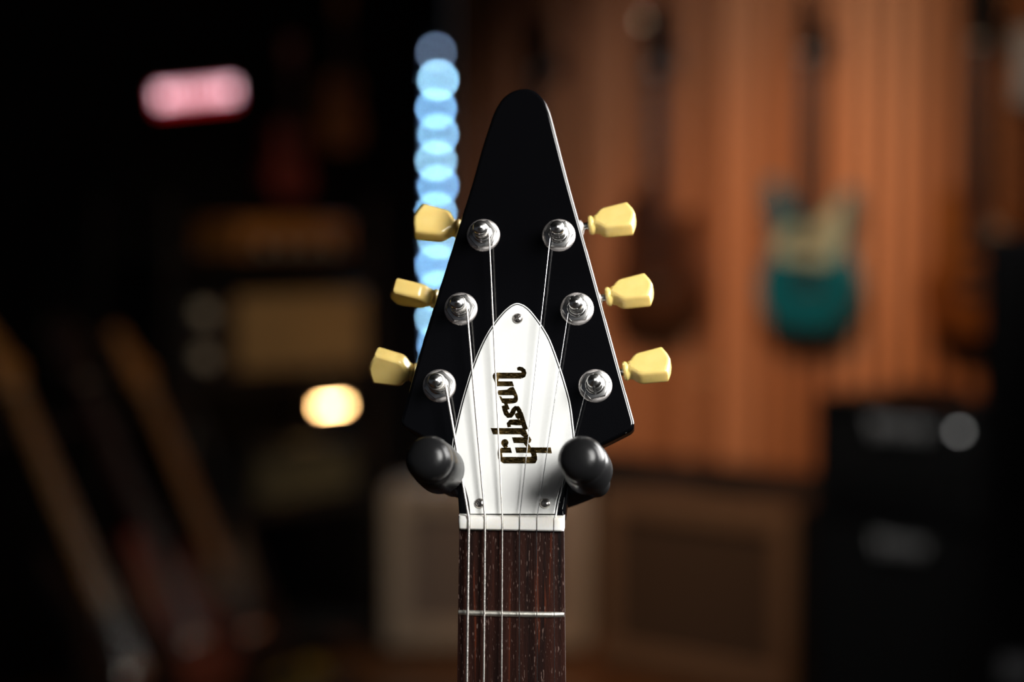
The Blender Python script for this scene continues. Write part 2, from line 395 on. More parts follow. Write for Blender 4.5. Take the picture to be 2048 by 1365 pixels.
hp = [(1051,176),(1033,178.5),(1017,186),(1005,196),(996,209),(988,224),(979.5,248),(964,296),(940,380),(896,520),(840.6,701),(805,828),(802.5,840),(803.5,849),(809,856),
      (840,873),(866,889),(888,905),(902,926),(909,950),(914,976),(918,1034),(1128,1036),(1130,1025),(1136,985),(1142,955),(1152,928),(1168,908),(1190,896),(1215,884.5),(1240,872),
      (1254,865),(1265,858.5),(1269,849),(1267,838),(1263,824),(1229,701),(1180,520),(1141,380),(1119,296),(1104.5,240),(1098,219),(1089,200),(1076,186),(1064,179)]
cornr = {21, 22}
hpts = resample(smooth_closed([hs(*p) for p in hp], 6, cornr), 0.0008, [hs(918, 1034), hs(1128, 1036)], 3)
hst = MB().prism(hpts, [(0.0009, -0.0145), (0.0003, -0.0143), (0, -0.0138), (0, -0.0015), (0.00007, -0.00105), (0.00022, -0.00070), (0.00044, -0.00044), (0.00070, -0.00022), (0.00105, -0.00007), (0.0015, 0), (0.00156, 0)]).build('headstock', M_LACQ, guitar, HL, smooth=50)

# truss rod cover, three plies
cv = [(1034.5,606),(1026,608),(1018,613),(1005.5,624),(986,648),(966,681),(946,728),(933,768),(922,806),(911,852),(904.5,884),(905,905),(914,945),(926,978),(933,1006),(936,1033),
      (1113,1033),(1117,1006),(1125,978),(1139,944),(1149,905),(1150,884),(1147,852),(1141,806),(1131,768),(1119,730),(1100.5,680),(1082,648),(1062,622),(1050.5,612),(1043,608)]
cvp = smooth_closed([hs(*p, 0.0015) for p in cv], 4, {15, 16})
cover = MB().prism(cvp, [(0, 0.0002), (0.00002, 0.0009), (0.00030, 0.00105), (0.0006, 0.00105)]).build('truss_rod_cover', M_WHITE, guitar, HL, smooth=20)
MB().prism(cvp, [(0.00044, 0.0009), (0.00046, 0.00120), (0.0012, 0.00122)]).build('middle_ply', M_BLACKPLY, cover, smooth=20)
MB().prism(cvp, [(0.00092, 0.0011), (0.00096, 0.00180), (0.00104, 0.00196), (0.00116, 0.00200), (0.00125, 0.002)]).build('top_ply', M_WHITE, cover, smooth=20)
TOPH = 0.0020

# lettering: strokes traced on a 910 x 1365 sheet covering pixels (970,720)-(1120,945)
def lg(x, y): return hs(970 + x/6.067, 720 + y/6.067, TOPH)
polys = [
 [(95,188),(112,160),(135,157),(440,157),(440,229),(170,229),(160,250),(163,262),(332,262),(352,322),(150,322),(138,318),(116,256),(96,216)],
 [(163,372),(268,362),(305,336),(345,328),(372,378),(396,436),(401,482),(392,510),(372,524),(336,531),(290,534),(240,534),(208,522),(188,478),(172,442),(196,446),(210,468),(338,468),(352,461),(356,450),(352,438),(338,431),(168,431),(155,400)],
 [(232,530),(272,530),(300,600),(262,610)],
 [(70,830),(466,830),(480,822),(512,890),(500,905),(430,906),(98,905)],
 [(430,904),(500,880),(530,925),(520,950),(478,945)],
 [(328,942),(478,942),(515,905),(545,940),(563,968),(556,1000),(538,1012),(505,1006),(470,1013),(350,1011)],
 [(468,1010),(520,1005),(560,1066),(510,1070)],
 [(196,1068),(310,1066),(328,1131),(205,1131)],
 [(365,1064),(600,1064),(798,1064),(812,1136),(600,1131),(380,1131)],
 [(192,1180),(540,1180),(632,1180),(634,1215),(612,1256),(590,1259),(225,1259),(200,1240)],
 [(565,1120),(632,1180),(560,1182),(566,1160)],
]
strokes = [
 ([(435,193),(462,184),(474,160),(468,132),(446,113),(418,107),(392,113)], [36,36,30,27,25,24,16]),
 ([(226,556),(240,600),(258,650),(284,678),(312,676),(336,645),(350,610),(372,588),(398,590),(416,618),(428,665),(440,712)], [24,28,30,30,30,30,29,28,28,28,27,26]),
 ([(378,650),(395,690),(420,706)], [18,22,24]),
 ([(296,818),(288,776),(312,758),(380,760),(470,760)], [20,24,32,36,36]),
 ([(430,640),(452,712),(474,790),(494,850)], [26,27,28,30]),
 ([(186,1078),(180,1130),(186,1190),(212,1224)], [22,27,27,30]),
 ([(556,1075),(590,1130),(604,1185),(594,1225),(560,1228)], [28,32,30,30,30]),
 ([(232,1030),(262,1068)], [24,24]),
]
lb = MB()
def flat_poly(pts):
    p2 = [lg(*p) for p in pts]; lb.prism(p2, [(0, TOPH - 0.0002), (0, TOPH + 0.00009)])
for p in polys: flat_poly(p)
for pts, wd in strokes:
    P2 = [Vector(p) for p in pts]; Lf = []; Rt = []
    for i in range(len(P2)):
        t = (P2[min(i+1, len(P2)-1)] - P2[max(i-1, 0)]).normalized(); nn = Vector((-t.y, t.x))
        Lf.append(P2[i] + nn*wd[i]); Rt.append(P2[i] - nn*wd[i])
    for i in range(len(P2)-1):
        flat_poly([tuple(Lf[i]), tuple(Lf[i+1]), tuple(Rt[i+1]), tuple(Rt[i])])
    for i in range(1, len(P2)-1): flat_poly(ell(P2[i].x, P2[i].y, wd[i]*0.97, wd[i]*0.97, 14))
flat_poly(ell(241, 1008, 44, 44, 24))
lo = lb.build('lettering', M_GOLD, cover, smooth=0); tag(lo, 'dark gold script lettering running up the cover')

# phillips screws with a cut cross
def screw_mesh():
    m = MB().lathe([(0.0, 1.15), (0.6, 1.1), (1.2, 0.95), (1.8, 0.62), (2.15, 0.2), (2.2, -0.6), (0.0, -0.6)], 28).mesh('screw', 40)
    a = bpy.data.objects.new('a', m); COL.objects.link(a); cuts = []
    for ang in (0, 90):
        c = MB().box(-1.35, 1.35, -0.30, 0.30, 0.25, 2.5, RZ(R(ang))).mesh('cut', 0); b = bpy.data.objects.new('b', c); COL.objects.link(b); cuts.append(b)
        md = a.modifiers.new('b', 'BOOLEAN'); md.operation = 'DIFFERENCE'; md.object = b; md.solver = 'EXACT'
    bpy.context.view_layer.update()
    dg = bpy.context.evaluated_depsgraph_get(); me = bpy.data.meshes.new_from_object(a.evaluated_get(dg))
    for o in [a] + cuts: bpy.data.objects.remove(o)
    me.transform(Matrix.Scale(0.001, 4)); me.name = 'screw'; me.materials.clear(); me.materials.append(M_SCREW); me.set_sharp_from_angle(angle=R(40)); return me
sm = screw_mesh()
for (px, py, a) in ((1035.5, 637.5, 25), (959.5, 1007.5, 50), (1090, 1007.5, 35)):
    u, v = hs(px, py, TOPH); link('screw', sm, None, cover, T(u, v, TOPH + 0.0002) @ RZ(R(a)))

# nut with string slots
sx = [fb(px, 1048, 0.0015)[0] for px in (938, 970.5, 1005, 1039, 1073.5, 1107.5)]
gau = [0.00117, 0.00091, 0.00066, 0.00043, 0.00033, 0.00027]
nw = 0.02155
prof = [(-nw, 0.006), (nw, 0.006), (nw, -0.0008), (nw - 0.0004, -0.0016), (nw - 0.0012, -0.0020)]
for i in range(5, -1, -1):
    r = gau[i]*0.5 + 0.0001; x = sx[i]
    prof += [(x + r, -0.00205), (x + r*0.7, -0.0017), (x - r*0.7, -0.0017), (x - r, -0.00205)]
prof += [(-nw + 0.0012, -0.0020), (-nw + 0.0004, -0.0016), (-nw, -0.0008)]
nm = MB(); n0 = len(prof)
secs = []
for (zz, sh) in ((0.0, 0.0006), (0.0006, 0.0), (0.0042, 0.0), (0.0055, 0.0007)):
    secs.append([(x, y + (sh if y < 0 else 0), zz) for x, y in prof])
nm.loft(secs).build('nut', M_BONE, guitar, smooth=40)

# fingerboard, frets, neck
def hw(z): return 0.0214 + (-z)*0.0145          # half width, z runs down the neck (negative)
RAD = 0.305
def fbsec(z, n=10):
    h = hw(z); top = [(-h + 2*h*i/n) for i in range(n+1)]
    return [(x, (RAD - math.sqrt(RAD*RAD - x*x)), z) for x in top] + [(h, 0.0052, z), (-h, 0.0052, z)]
MB().loft([fbsec(z) for z in (0.0, -0.05, -0.12, -0.25, -0.46)]).build('fingerboard', M_ROSE, guitar, smooth=30)
def nksec(z, k=1.0):
    h = hw(z) - 0.0001; d = 0.0155*k
    return [(h*math.cos(a), 0.0052 + d*math.sin(a)**0.8 if 0 < a < math.pi else 0.0052, z) for a in [math.pi*i/14 for i in range(15)]]
MB().loft([nksec(z) for z in (0.0085, -0.05, -0.2, -0.44)]).build('neck', M_LACQ, guitar, smooth=40)
SCALE = 0.6285
for k in range(1, 23):
    z = -(SCALE - SCALE / 2**(k/12)); h = hw(z) - 0.0002; prof = []
    mb = MB(); sec = []
    for i in range(9):
        x = -h + 2*h*i/8; y = RAD - math.sqrt(RAD*RAD - x*x); e = 0.0006 if i in (0, 8) else 0
        sec.append([(x, y + 0.0004, z - 0.0013), (x, y - 0.0005 + e, z - 0.0011), (x, y - 0.0011 + e, z - 0.0005), (x, y - 0.0011 + e, z + 0.0005), (x, y - 0.0005 + e, z + 0.0011), (x, y + 0.0004, z + 0.0013)])
    mb.loft(sec).build('fret', M_FRET, guitar, smooth=60)
for k in (3, 5, 7, 9, 12, 15):
    z = -(SCALE - SCALE / 2**((k-0.5)/12))
    MB().lathe([(0, 0.0001), (0.003, 0.0001), (0.003, -0.001), (0, -0.001)], 20).build('position_dot', M_WHITE, guitar, T(0, 0, z) @ RX(R(90)))

# tuners
HXm = MB()
def hexring(r, z, rnd=0.0):
    out = []
    for i in range(24):
        a = 2*math.pi*i/24; k = math.cos(R(30)) / math.cos((a % R(60)) - R(30)); rr = r*(k*(1-rnd) + rnd*0.90); out.append((rr*math.cos(a), rr*math.sin(a), z))
    return out
HXm.loft([hexring(0.0062, 0.0009), hexring(0.0062, 0.0028), hexring(0.0060, 0.0031, 0.25), hexring(0.0050, 0.0033, 1.0), hexring(0.0044, 0.0033, 1.0)])
hex_me = HXm.mesh('hex_nut', 25); hex_me.materials.append(M_CHROME)
wash_me = MB().lathe([(0.0030, 0.0010), (0.0055, 0.0011), (0.0062, 0.0009), (0.0066, 0.00065), (0.00695, 0.0003), (0.0070, 0.0), (0.0030, 0.0)], 48).mesh('washer', 60); wash_me.materials.append(M_NICKEL)
post_me = MB().lathe([(0.0041, 0.003), (0.0041, 0.0044), (0.0038, 0.0048), (0.0033, 0.0049), (0.0031, 0.0053), (0.0026, 0.0075), (0.0026, 0.0105), (0.0030, 0.0113), (0.00305, 0.0140), (0.0028, 0.0148), (0.0021, 0.0153), (0.0012, 0.0155), (0.0009, 0.0158), (0.0004, 0.0160), (0, 0.0160)], 32).mesh('post', 45); post_me.materials.append(M_CHROME)
house_me = MB().box(-0.0075, 0.0075, -0.012, 0.012, -0.0245, -0.0146, c=0.0018).mesh('gear_housing'); house_me.materials.append(M_NICKEL)
bo = [(2.6,-2.6),(3.8,-3.0),(4.9,-4.6),(6.0,-5.8),(7.2,-6.5),(8.2,-6.7),(17.5,-7.7),(18.4,-7.4),(20.0,-3.4),(20.7,0),(20.0,3.4),(18.4,7.4),(17.5,7.7),(8.2,6.7),(7.2,6.5),(6.0,5.8),(4.9,4.6),(3.8,3.0),(2.6,2.6)]
bo = [(a*0.001, b*0.001) for a, b in bo]
bm_ = MB().prism(bo, [(0.0013, -0.0036), (0.0005, -0.0033), (0.0001, -0.0027), (0, -0.0018), (0, 0.0018), (0.0001, 0.0027), (0.0005, 0.0033), (0.0013, 0.0036)])
bm_.lathe([(0, 0.0), (0.0030, 0.0001), (0.0039, 0.0006), (0.0042, 0.0014), (0.0039, 0.0022), (0.0031, 0.0028), (0.0029, 0.0036), (0.0031, 0.0046), (0.0034, 0.0058), (0, 0.0060)], 28, frame(Vector((0,0,0)), Vector((0,1,0)), Vector((0,0,1)), Vector((1,0,0))))
btn_me = bm_.mesh('button', 38); btn_me.materials.append(M_CREAM)
tun = [  # post px, button collar px, axis angle from +x, spin about the axis, hex turn
 ((966.5, 470.5), (921, 459), 169.5, 22, 12), ((921.5, 618), (876, 599.5), 169, 100, 8), ((878.5, 772), (834, 748), 169, -42, 18),
 ((1117.5, 470.5), (1176, 452), 10.5, 36, 0), ((1154, 618), (1210.5, 595), 11, 38, 10), ((1190.5, 772), (1245, 744), 11, 36, 14)]
HB = -0.0195
posts = []
for (pp, bp, ang, spin, hx) in tun:
    u, v = hs(*pp, 0.0005); posts.append((u, v)); bu, bv = hs(*bp, HB)
    t = empty('tuning_machine', HL @ T(u, v, 0), guitar)
    link('washer', wash_me, None, t); link('hex_nut', hex_me, None, t, RZ(R(hx))); link('post', post_me, None, t)
    a = R(ang); ax = Vector((math.cos(a), math.sin(a), 0)); up = Vector((-math.sin(a), math.cos(a), 0))
    if up.y < 0: up = -up
    W = up; Nn = Vector((0, 0, 1)); sp = R(spin)
    t2 = Nn*math.cos(sp) + W*math.sin(sp); w2 = W*math.cos(sp) - Nn*math.sin(sp)
    if ax.cross(w2).dot(t2) < 0: w2 = -w2
    b0 = Vector((bu - u, bv - v, HB))
    link('button', btn_me, None, t, frame(b0, ax, w2, t2))
    inner = b0 - ax*0.5*0
    hc = b0 - ax * max(0.006, ((b0.x) / ax.x) - 0.001)
    MB().tube([b0 - ax*(((b0.x)/ax.x) - 0.006), b0 + ax*0.001], 0.0016, 12).build('stem', M_CHROME, t)
    link('gear_housing', house_me, None, t, T(0, 0, 0) @ RZ(a*0 + (R(14) if ax.x < 0 else R(-14))))

# strings
POSTR = 0.0027
for i in range(6):
    order = (2, 1, 0, 3, 4, 5)[i]; (u, v) = posts[order]; g = gau[i]*0.5
    side = 1 if i < 3 else -1; rw = POSTR + g; hpt = 0.0082
    # windings in headstock space, then the run to the nut in guitar space
    turns = 3; loc = []
    for k in range(turns*16 + 1):
        a = 2*math.pi*k/16; loc.append((u + side*rw*math.cos(a - 2*math.pi*turns), v - rw*math.sin(a)*1, hpt + (turns*16 - k)*gau[i]*1.05/16))
    pts = [HL @ Vector(p) for p in loc]
    nutp = Vector((sx[i], -0.0018 - g*0.6, 0.0048)); nutp2 = Vector((sx[i], -0.0020 - g*0.6, 0.0012))
    lastp = pts[-1]
    mid = lastp.lerp(nutp, 0.5)
    pts += [lastp.lerp(nutp, 0.15), mid, lastp.lerp(nutp, 0.9), nutp, nutp2]
    zb = -SCALE; bx = sx[i]*1.42
    for z in (-0.02, -0.06, -0.12, -0.3, zb): pts.append(Vector((sx[i] + (bx - sx[i])*z/zb, -0.0021 - g - 0.009*z/zb, z)))
    MB().tube(pts, g, 10).build('string', M_WOUND if i < 3 else M_PLAIN, guitar, smooth=60)

# body below the frame
vb = [(-0.045,-0.385),(0.0,-0.38),(0.045,-0.385),(0.085,-0.43),(0.205,-0.84),(0.222,-0.90),(0.205,-0.93),(0.17,-0.925),(0.13,-0.88),(0.03,-0.735),(0,-0.72),(-0.03,-0.735),(-0.13,-0.88),(-0.17,-0.925),(-0.205,-0.93),(-0.222,-0.90),(-0.205,-0.84),(-0.085,-0.43)]
XZ = frame(Vector((0,0,0)), Vector((1,0,0)), Vector((0,0,1)), Vector((0,-1,0)))
vbs = smooth_closed(vb, 4)
MB().prism(vbs, [(0.004, -0.046), (0, -0.042), (0, -0.011), (0.004, -0.007)]).build('body', M_LACQ, guitar, XZ)
pgp = smooth_closed([(-0.03,-0.47),(0.03,-0.47),(0.09,-0.62),(0.15,-0.85),(0.13,-0.85),(0.03,-0.70),(-0.05,-0.66)], 4)
MB().prism(pgp, [(0, -0.0075), (0, -0.005)]).build('pickguard', M_WHITE, guitar, XZ)
for zc in (-0.50, -0.59): MB().box(-0.035, 0.035, -0.004, 0.006, zc - 0.019, zc + 0.019, c=0.002).build('pickup', M_PICKUP, guitar)
MB().box(-0.042, 0.042, -0.0115, 0.006, -0.638, -0.622, c=0.002).build('bridge', M_CHROME, guitar)

# ------------------------------------------------------------------ the stand that carries it
stand = empty('guitar_stand', Matrix.Translation((NUT.x, NUT.y + 0.16, 0)) @ RZ(-YAW))
tag(stand, 'black guitar stand whose two rubber prongs cradle the headstock in focus', 'stand')
SI = stand.matrix_basis.inverted()
pax = (GM.to_3x3() @ Vector((0, -1, 0))); pax = Vector((pax.x, pax.y, 0)).normalized()      # towards the viewer
TILT = R(17); pdir = (RZ(R(-4)).to_3x3() @ (pax*math.cos(TILT) + ZU*math.sin(TILT))).normalized()
bulb = [(0, 0.0400), (0.0030, 0.0398), (0.0056, 0.0391), (0.0075, 0.0378), (0.0086, 0.0360), (0.0093, 0.0338), (0.0093, 0.0308), (0.0090, 0.0300), (0.0078, 0.0297), (0.0078, 0.0284), (0.0090, 0.0281), (0.0096, 0.0268), (0.0100, 0.0200), (0.0100, 0.0085), (0.0094, 0.0065), (0.0070, 0.0052), (0.0058, 0.0040), (0.0058, -0.024), (0, -0.024)]
yoke = []
for (px, py) in ((857.5, 917.5), (1162.5, 918.5)):
    n = Vector((HW[0][2], HW[1][2], HW[2][2])); front = on_plane(px, py, HW @ Vector((0, 0, 0.034)), n)
    base = front - pdir*0.0345
    xx = pdir.cross(ZU).normalized(); yy = pdir.cross(xx)
    MB().lathe(bulb, 40).build('prong', M_RUBBER, stand, SI @ frame(base, xx, yy, pdir), smooth=50)
    yoke.append(SI @ (base - pdir*0.022))
a, b = yoke; mid = (a + b)/2
arc = [a + (b - a)*t + Vector((0, 0.03*math.sin(math.pi*t), -0.012*math.sin(math.pi*t))) for t in [i/12 for i in range(13)]]
MB().tube(arc, 0.0055, 12).build('yoke', M_STEELBLACK, stand)
hubz = arc[6].z
MB().tube([arc[6], Vector((arc[6].x*0.5, 0.02, hubz - 0.01)), Vector((0.0, 0.08, hubz - 0.02))], 0.009, 14).build('swivel_arm', M_STEELBLACK, stand)
MB().lathe([(0, 0.0), (0.016, 0.0), (0.019, 0.004), (0.019, 0.045), (0.016, 0.05), (0, 0.05)], 24).build('hub', M_STEELBLACK, stand, T(0.0, 0.08, hubz - 0.045))
MB().lathe([(0, 0), (0.007, 0), (0.007, 0.014), (0.015, 0.018), (0.016, 0.028), (0.012, 0.032), (0, 0.033)], 20).build('clamp_knob', M_STEELBLACK, stand, T(0.0, 0.094, hubz - 0.022) @ RX(R(-90)))
MB().tube([(0, 0.08, 0.10), (0, 0.08, hubz - 0.04)], 0.0115, 16).build('pole', M_STEELBLACK, stand)
for k in range(3):
    a = R(90 + 120*k); MB().tube([(0, 0.08, 0.16), (0.2*math.cos(a), 0.08 + 0.2*math.sin(a), 0.07), (0.34*math.cos(a), 0.08 + 0.34*math.sin(a), 0.011)], 0.010, 12).build('leg', M_STEELBLACK, stand)

# ------------------------------------------------------------------ LED strip in the corner
sb = at_y(874, 420, 6.40)
led = empty('led_strip', T(sb.x, sb.y, 0)); tag(led, 'vertical strip of pale blue lights in the dark room corner', 'light strip')
ys = [105, 160, 217.5, 268, 322, 371.5, 425, 477, 530, 583, 636, 689, 742, 795]
zt = at_y(874, 60, 6.40).z; zbm = at_y(874, 840, 6.40).z
MB().box(-0.014, 0.014, 0.004, 0.012, 0.0, zt, c=0.001).build('backing_bar', M_STEELBLACK, led)
for s_ in (-1, 1): MB().box(s_*0.0155 - 0.002, s_*0.0155 + 0.002, -0.034, 0.012, 0.0, zt).build('spill_fin', M_STEELBLACK, led)  # fins added to block sideways spill from the LEDs
for i, y in enumerate(ys):
    p = at_y(872 if i % 2 == 0 else 876, y, 6.396)
    c = [(0.31, 0.66, 1.0), (0.36, 0.72, 1.0), (0.27, 0.60, 1.0)][i % 3]; st = 56*(0.20 if i == 0 else 1.0)*(1.12 if i in (1, 8, 9) else 1.0)
    if i == 0: c = (0.45, 0.65, 1.0)
    o = MB().lathe([(0, 0.006), (0.0035, 0.0055), (0.0068, 0.0038), (0.008, 0.0015), (0.008, -0.002), (0, -0.002)], 16).build('light', mat('led_blue', (0.1, 0.1, 0.1), 0.5, emit=c, estr=st), led, T(p.x - sb.x, p.y - sb.y, p.z) @ RX(R(90)))

# ------------------------------------------------------------------ guitars in the background
OUT = {
 'double': [(0.0,0.0),(0.07,0.004),(0.125,0.03),(0.158,0.085),(0.160,0.135),(0.135,0.19),(0.118,0.235),(0.125,0.285),(0.140,0.335),(0.142,0.375),(0.118,0.388),(0.09,0.35),(0.062,0.312),(0.032,0.300),
            (-0.032,0.300),(-0.060,0.325),(-0.085,0.375),(-0.115,0.415),(-0.140,0.405),(-0.142,0.355),(-0.126,0.295),(-0.118,0.240),(-0.138,0.19),(-0.162,0.135),(-0.158,0.08),(-0.125,0.03),(-0.07,0.004)],
 'single': [(0.0,0.0),(0.07,0.004),(0.125,0.03),(0.160,0.085),(0.162,0.135),(0.135,0.19),(0.112,0.235),(0.115,0.275),(0.128,0.312),(0.112,0.330),(0.085,0.305),(0.060,0.290),(0.032,0.310),
            (-0.032,0.385),(-0.075,0.388),(-0.115,0.360),(-0.127,0.315),(-0.118,0.260),(-0.118,0.225),(-0.140,0.185),(-0.164,0.135),(-0.160,0.08),(-0.125,0.03),(-0.07,0.004)],
}
def bg_guitar(M, label, style, m_body, m_neck, m_fb, m_pg=None, m_head=None, group=None, inlay=None, pickups=2, knobs=2, s=1.0, three=False):
    """x across, z up from the body's lower end, -y out of the face"""
    g = empty('electric_guitar', M @ Matrix.Scale(1, 4)); tag(g, label, 'guitar', group)
    P = frame(Vector((0,0,0)), Vector((1,0,0)), Vector((0,0,1)), Vector((0,-1,0)))
    pts = [(x*s, y*s) for x, y in smooth_closed(OUT[style], 4)]
    MB().prism(pts, [(0.008*s, -0.0225*s), (0.002*s, -0.020*s), (0, -0.014*s), (0, 0.014*s), (0.002*s, 0.020*s), (0.008*s, 0.0225*s)]).build('body', m_body, g, P)
    nz, jt = 0.755*s, 0.27*s
    def nsec(z, h): return [(h*math.cos(a), -0.019*s + 0.020*s*math.sin(a), z) for a in [math.pi*i/10 for i in range(11)]]
    MB().loft([nsec(jt, 0.028*s), nsec(nz, 0.0215*s)]).build('neck', m_neck, g)
    MB().loft([[(-h, -0.0195*s, z), (h, -0.0195*s, z), (h, -0.0245*s, z), (-h, -0.0245*s, z)] for z, h in ((0.24*s, 0.0285*s), (nz, 0.0215*s))]).build('fingerboard', m_fb, g, smooth=0)
    if three: hd = [(-0.022,0.755),(0.022,0.755),(0.040,0.785),(0.043,0.92),(0.012,0.925),(0,0.915),(-0.012,0.925),(-0.043,0.92),(-0.040,0.785)]
    else: hd = [(-0.022,0.755),(0.022,0.755),(0.022,0.77),(0.045,0.79),(0.050,0.815),(0.030,0.84),(-0.008,0.925),(-0.028,0.93),(-0.040,0.91),(-0.034,0.80)]
    MB().prism([(x*s, y*s) for x, y in smooth_closed(hd, 3, {0, 1})], [(0, 0.004*s), (0, 0.0185*s)]).build('headstock', m_head or m_neck, g, P)
    for k in range(6):
        if three: xx = (-1 if k < 3 else 1)*0.052*s; zz = (0.80 + 0.042*(k % 3))*s
        else: xx = (-0.046 + 0.002*k)*s; zz = (0.79 + 0.022*k)*s
        MB().lathe([(0, -0.007*s), (0.006*s, -0.006*s), (0.0075*s, 0), (0.006*s, 0.006*s), (0, 0.007*s)], 12).build('tuner', M_CHROME, g, T(xx, -0.011*s, zz) @ RY(R(90)))
    MB().box(-0.0215*s, 0.0215*s, -0.026*s, -0.018*s, nz - 0.002*s, nz + 0.004*s).build('nut', M_CREAMPLAST, g)
    if m_pg is not None:
        if style == 'double': pg = [(0.035,0.295),(0.075,0.325),(0.116,0.366),(0.124,0.34),(0.105,0.25),(0.10,0.215),(0.06,0.185),(0.0,0.19),(-0.08,0.20),(-0.095,0.23),(-0.085,0.265),(-0.055,0.285),(-0.033,0.288)]
        else: pg = [(0.036,0.285),(0.075,0.285),(0.09,0.24),(0.11,0.18),(0.085,0.15),(0.045,0.15),(0.042,0.22)]
        MB().prism([(x*s, y*s) for x, y in smooth_closed(pg, 3)], [(0, 0.022*s), (0, 0.0245*s)]).build('pickguard', m_pg, g, P)
    for k in range(pickups):
        z = (0.235 - 0.075*k)*s; MB().box(-0.042*s, 0.042*s, -0.029*s, -0.021*s, z - 0.016*s, z + 0.016*s, c=0.003*s).build('pickup', M_PICKUP, g)
    MB().box(-0.04*s, 0.04*s, -0.034*s, -0.021*s, 0.10*s, 0.122*s, c=0.003*s).build('bridge', M_CHROME, g)
    for k in range(knobs):
        MB().lathe([(0, 0.038*s), (0.009*s, 0.037*s), (0.011*s, 0.022*s), (0, 0.022*s)], 16).build('knob', M_PICKUP, g, T((0.075 + 0.03*k)*s, 0, (0.115 - 0.03*k)*s) @ RX(R(90)))
    if inlay is not None:
        for k in (1, 3, 5, 7, 9, 12):
            z = nz - (0.648*s - 0.648*s / 2**((k-0.5)/12)); MB().box(-0.015*s, 0.015*s, -0.0252*s, -0.0240*s, z - 0.009*s, z + 0.009*s).build('inlay', inlay, g, smooth=0)
    for k in range(6):
        x = (-0.0175 + 0.007*k)*s; MB().tube([(x*1.4, -0.033*s, 0.11*s), (x, -0.0265*s, nz)], 0.0006*s, 5).build('string', M_PLAIN, g)
    return g
def hook(M, label):
    h = empty('wall_hook', M); tag(h, label, 'hook', 'hooks that hold the guitars on the slatted wall')
    MB().box(-0.03, 0.03, -0.012, 0.0, -0.03, 0.05, c=0.004).build('back_plate', M_STEELBLACK, h)
    for s_ in (-1, 1): MB().tube([(s_*0.012, -0.01, 0), (s_*0.030, -0.03, 0.0), (s_*0.032, -0.085, 0.004), (s_*0.032, -0.095, 0.014)], 0.005, 10).build('arm', M_RUBBER, h)

GW = 'guitars hung in a row on the slatted wall'
def hang(px, label, hl, zbot, **kw):
    t, _ = pix_right(px, 400, 0.07); bg_guitar(FR(t, 0.062, zbot), label, group=GW, **kw); hook(FR(t, 0.0, zbot + 0.765), hl)
hang(1620, 'teal electric guitar with mint cream pickguard hung on the wood slats', 'black wall hook above the teal guitar', 0.965, style='double', m_body=M_TEAL, m_neck=M_MAHOG, m_fb=M_DARKFB, m_pg=M_MINT, m_head=M_BLACKBODY)
hang(1318, 'dark brown electric guitar with pale inlaid neck, on the slats left of the teal one', 'black wall hook above the dark brown guitar with inlaid neck', 0.965, style='single', m_body=M_BROWNBODY, m_neck=M_GREYNECK, m_fb=M_DARKFB, m_head=M_BLACKBODY, inlay=M_GREYPG, three=True)
hang(1960, 'brown sunburst electric guitar with grey pickguard, half hidden by the tall black speaker', 'black wall hook above the sunburst guitar near the tall speaker', 0.965, style='single', m_body=M_BURST, m_neck=M_MAHOG, m_fb=M_DARKFB, m_pg=M_GREYPG, m_head=M_BLACKBODY, three=True)
hang(1085, 'brown guitar hung nearest the corner, mostly hidden behind the black headstock', 'black wall hook nearest the room corner', 0.965, style='single', m_body=M_BROWNBODY, m_neck=M_MAHOG, m_fb=M_DARKFB, m_head=M_BLACKBODY, three=True)

t, z = pix_right(2100, 130, 0.02)
pf = empty('framed_print', FR(t, 0.003, z)); tag(pf, 'pale framed print on the slats at the top right edge', 'picture')
MB().box(-0.10, 0.10, -0.02, 0.0, -0.10, 0.10, c=0.003).build('frame', M_GREYTOLEX, pf)
MB().box(-0.088, 0.088, -0.0225, -0.019, -0.088, 0.088).build('sheet', M_PAPER, pf, smooth=0)

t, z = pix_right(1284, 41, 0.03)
pn = empty('glint_emitter', FR(t, 0.003, z)); tag(pn, 'tiny warm emitter added for a glint on the slats beside the dark brown guitar headstock', 'light')  # glowing emitter added in place of a specular glint, not a real lamp
MB().lathe([(0, 0), (0.012, 0), (0.012, 0.016), (0.0095, 0.020), (0.007, 0.020), (0.007, 0.016), (0, 0.016)], 20).build('glint_base', M_STEELBLACK, pn, RX(R(90)))
MB().lathe([(0, 0.023), (0.004, 0.022), (0.0065, 0.0195), (0.0065, 0.015), (0, 0.015)], 16).build('lens', mat('warm_glint_glow', (0.2, 0.2, 0.2), 0.3, emit=(1.0, 0.66, 0.42), estr=15), pn, RX(R(90)))

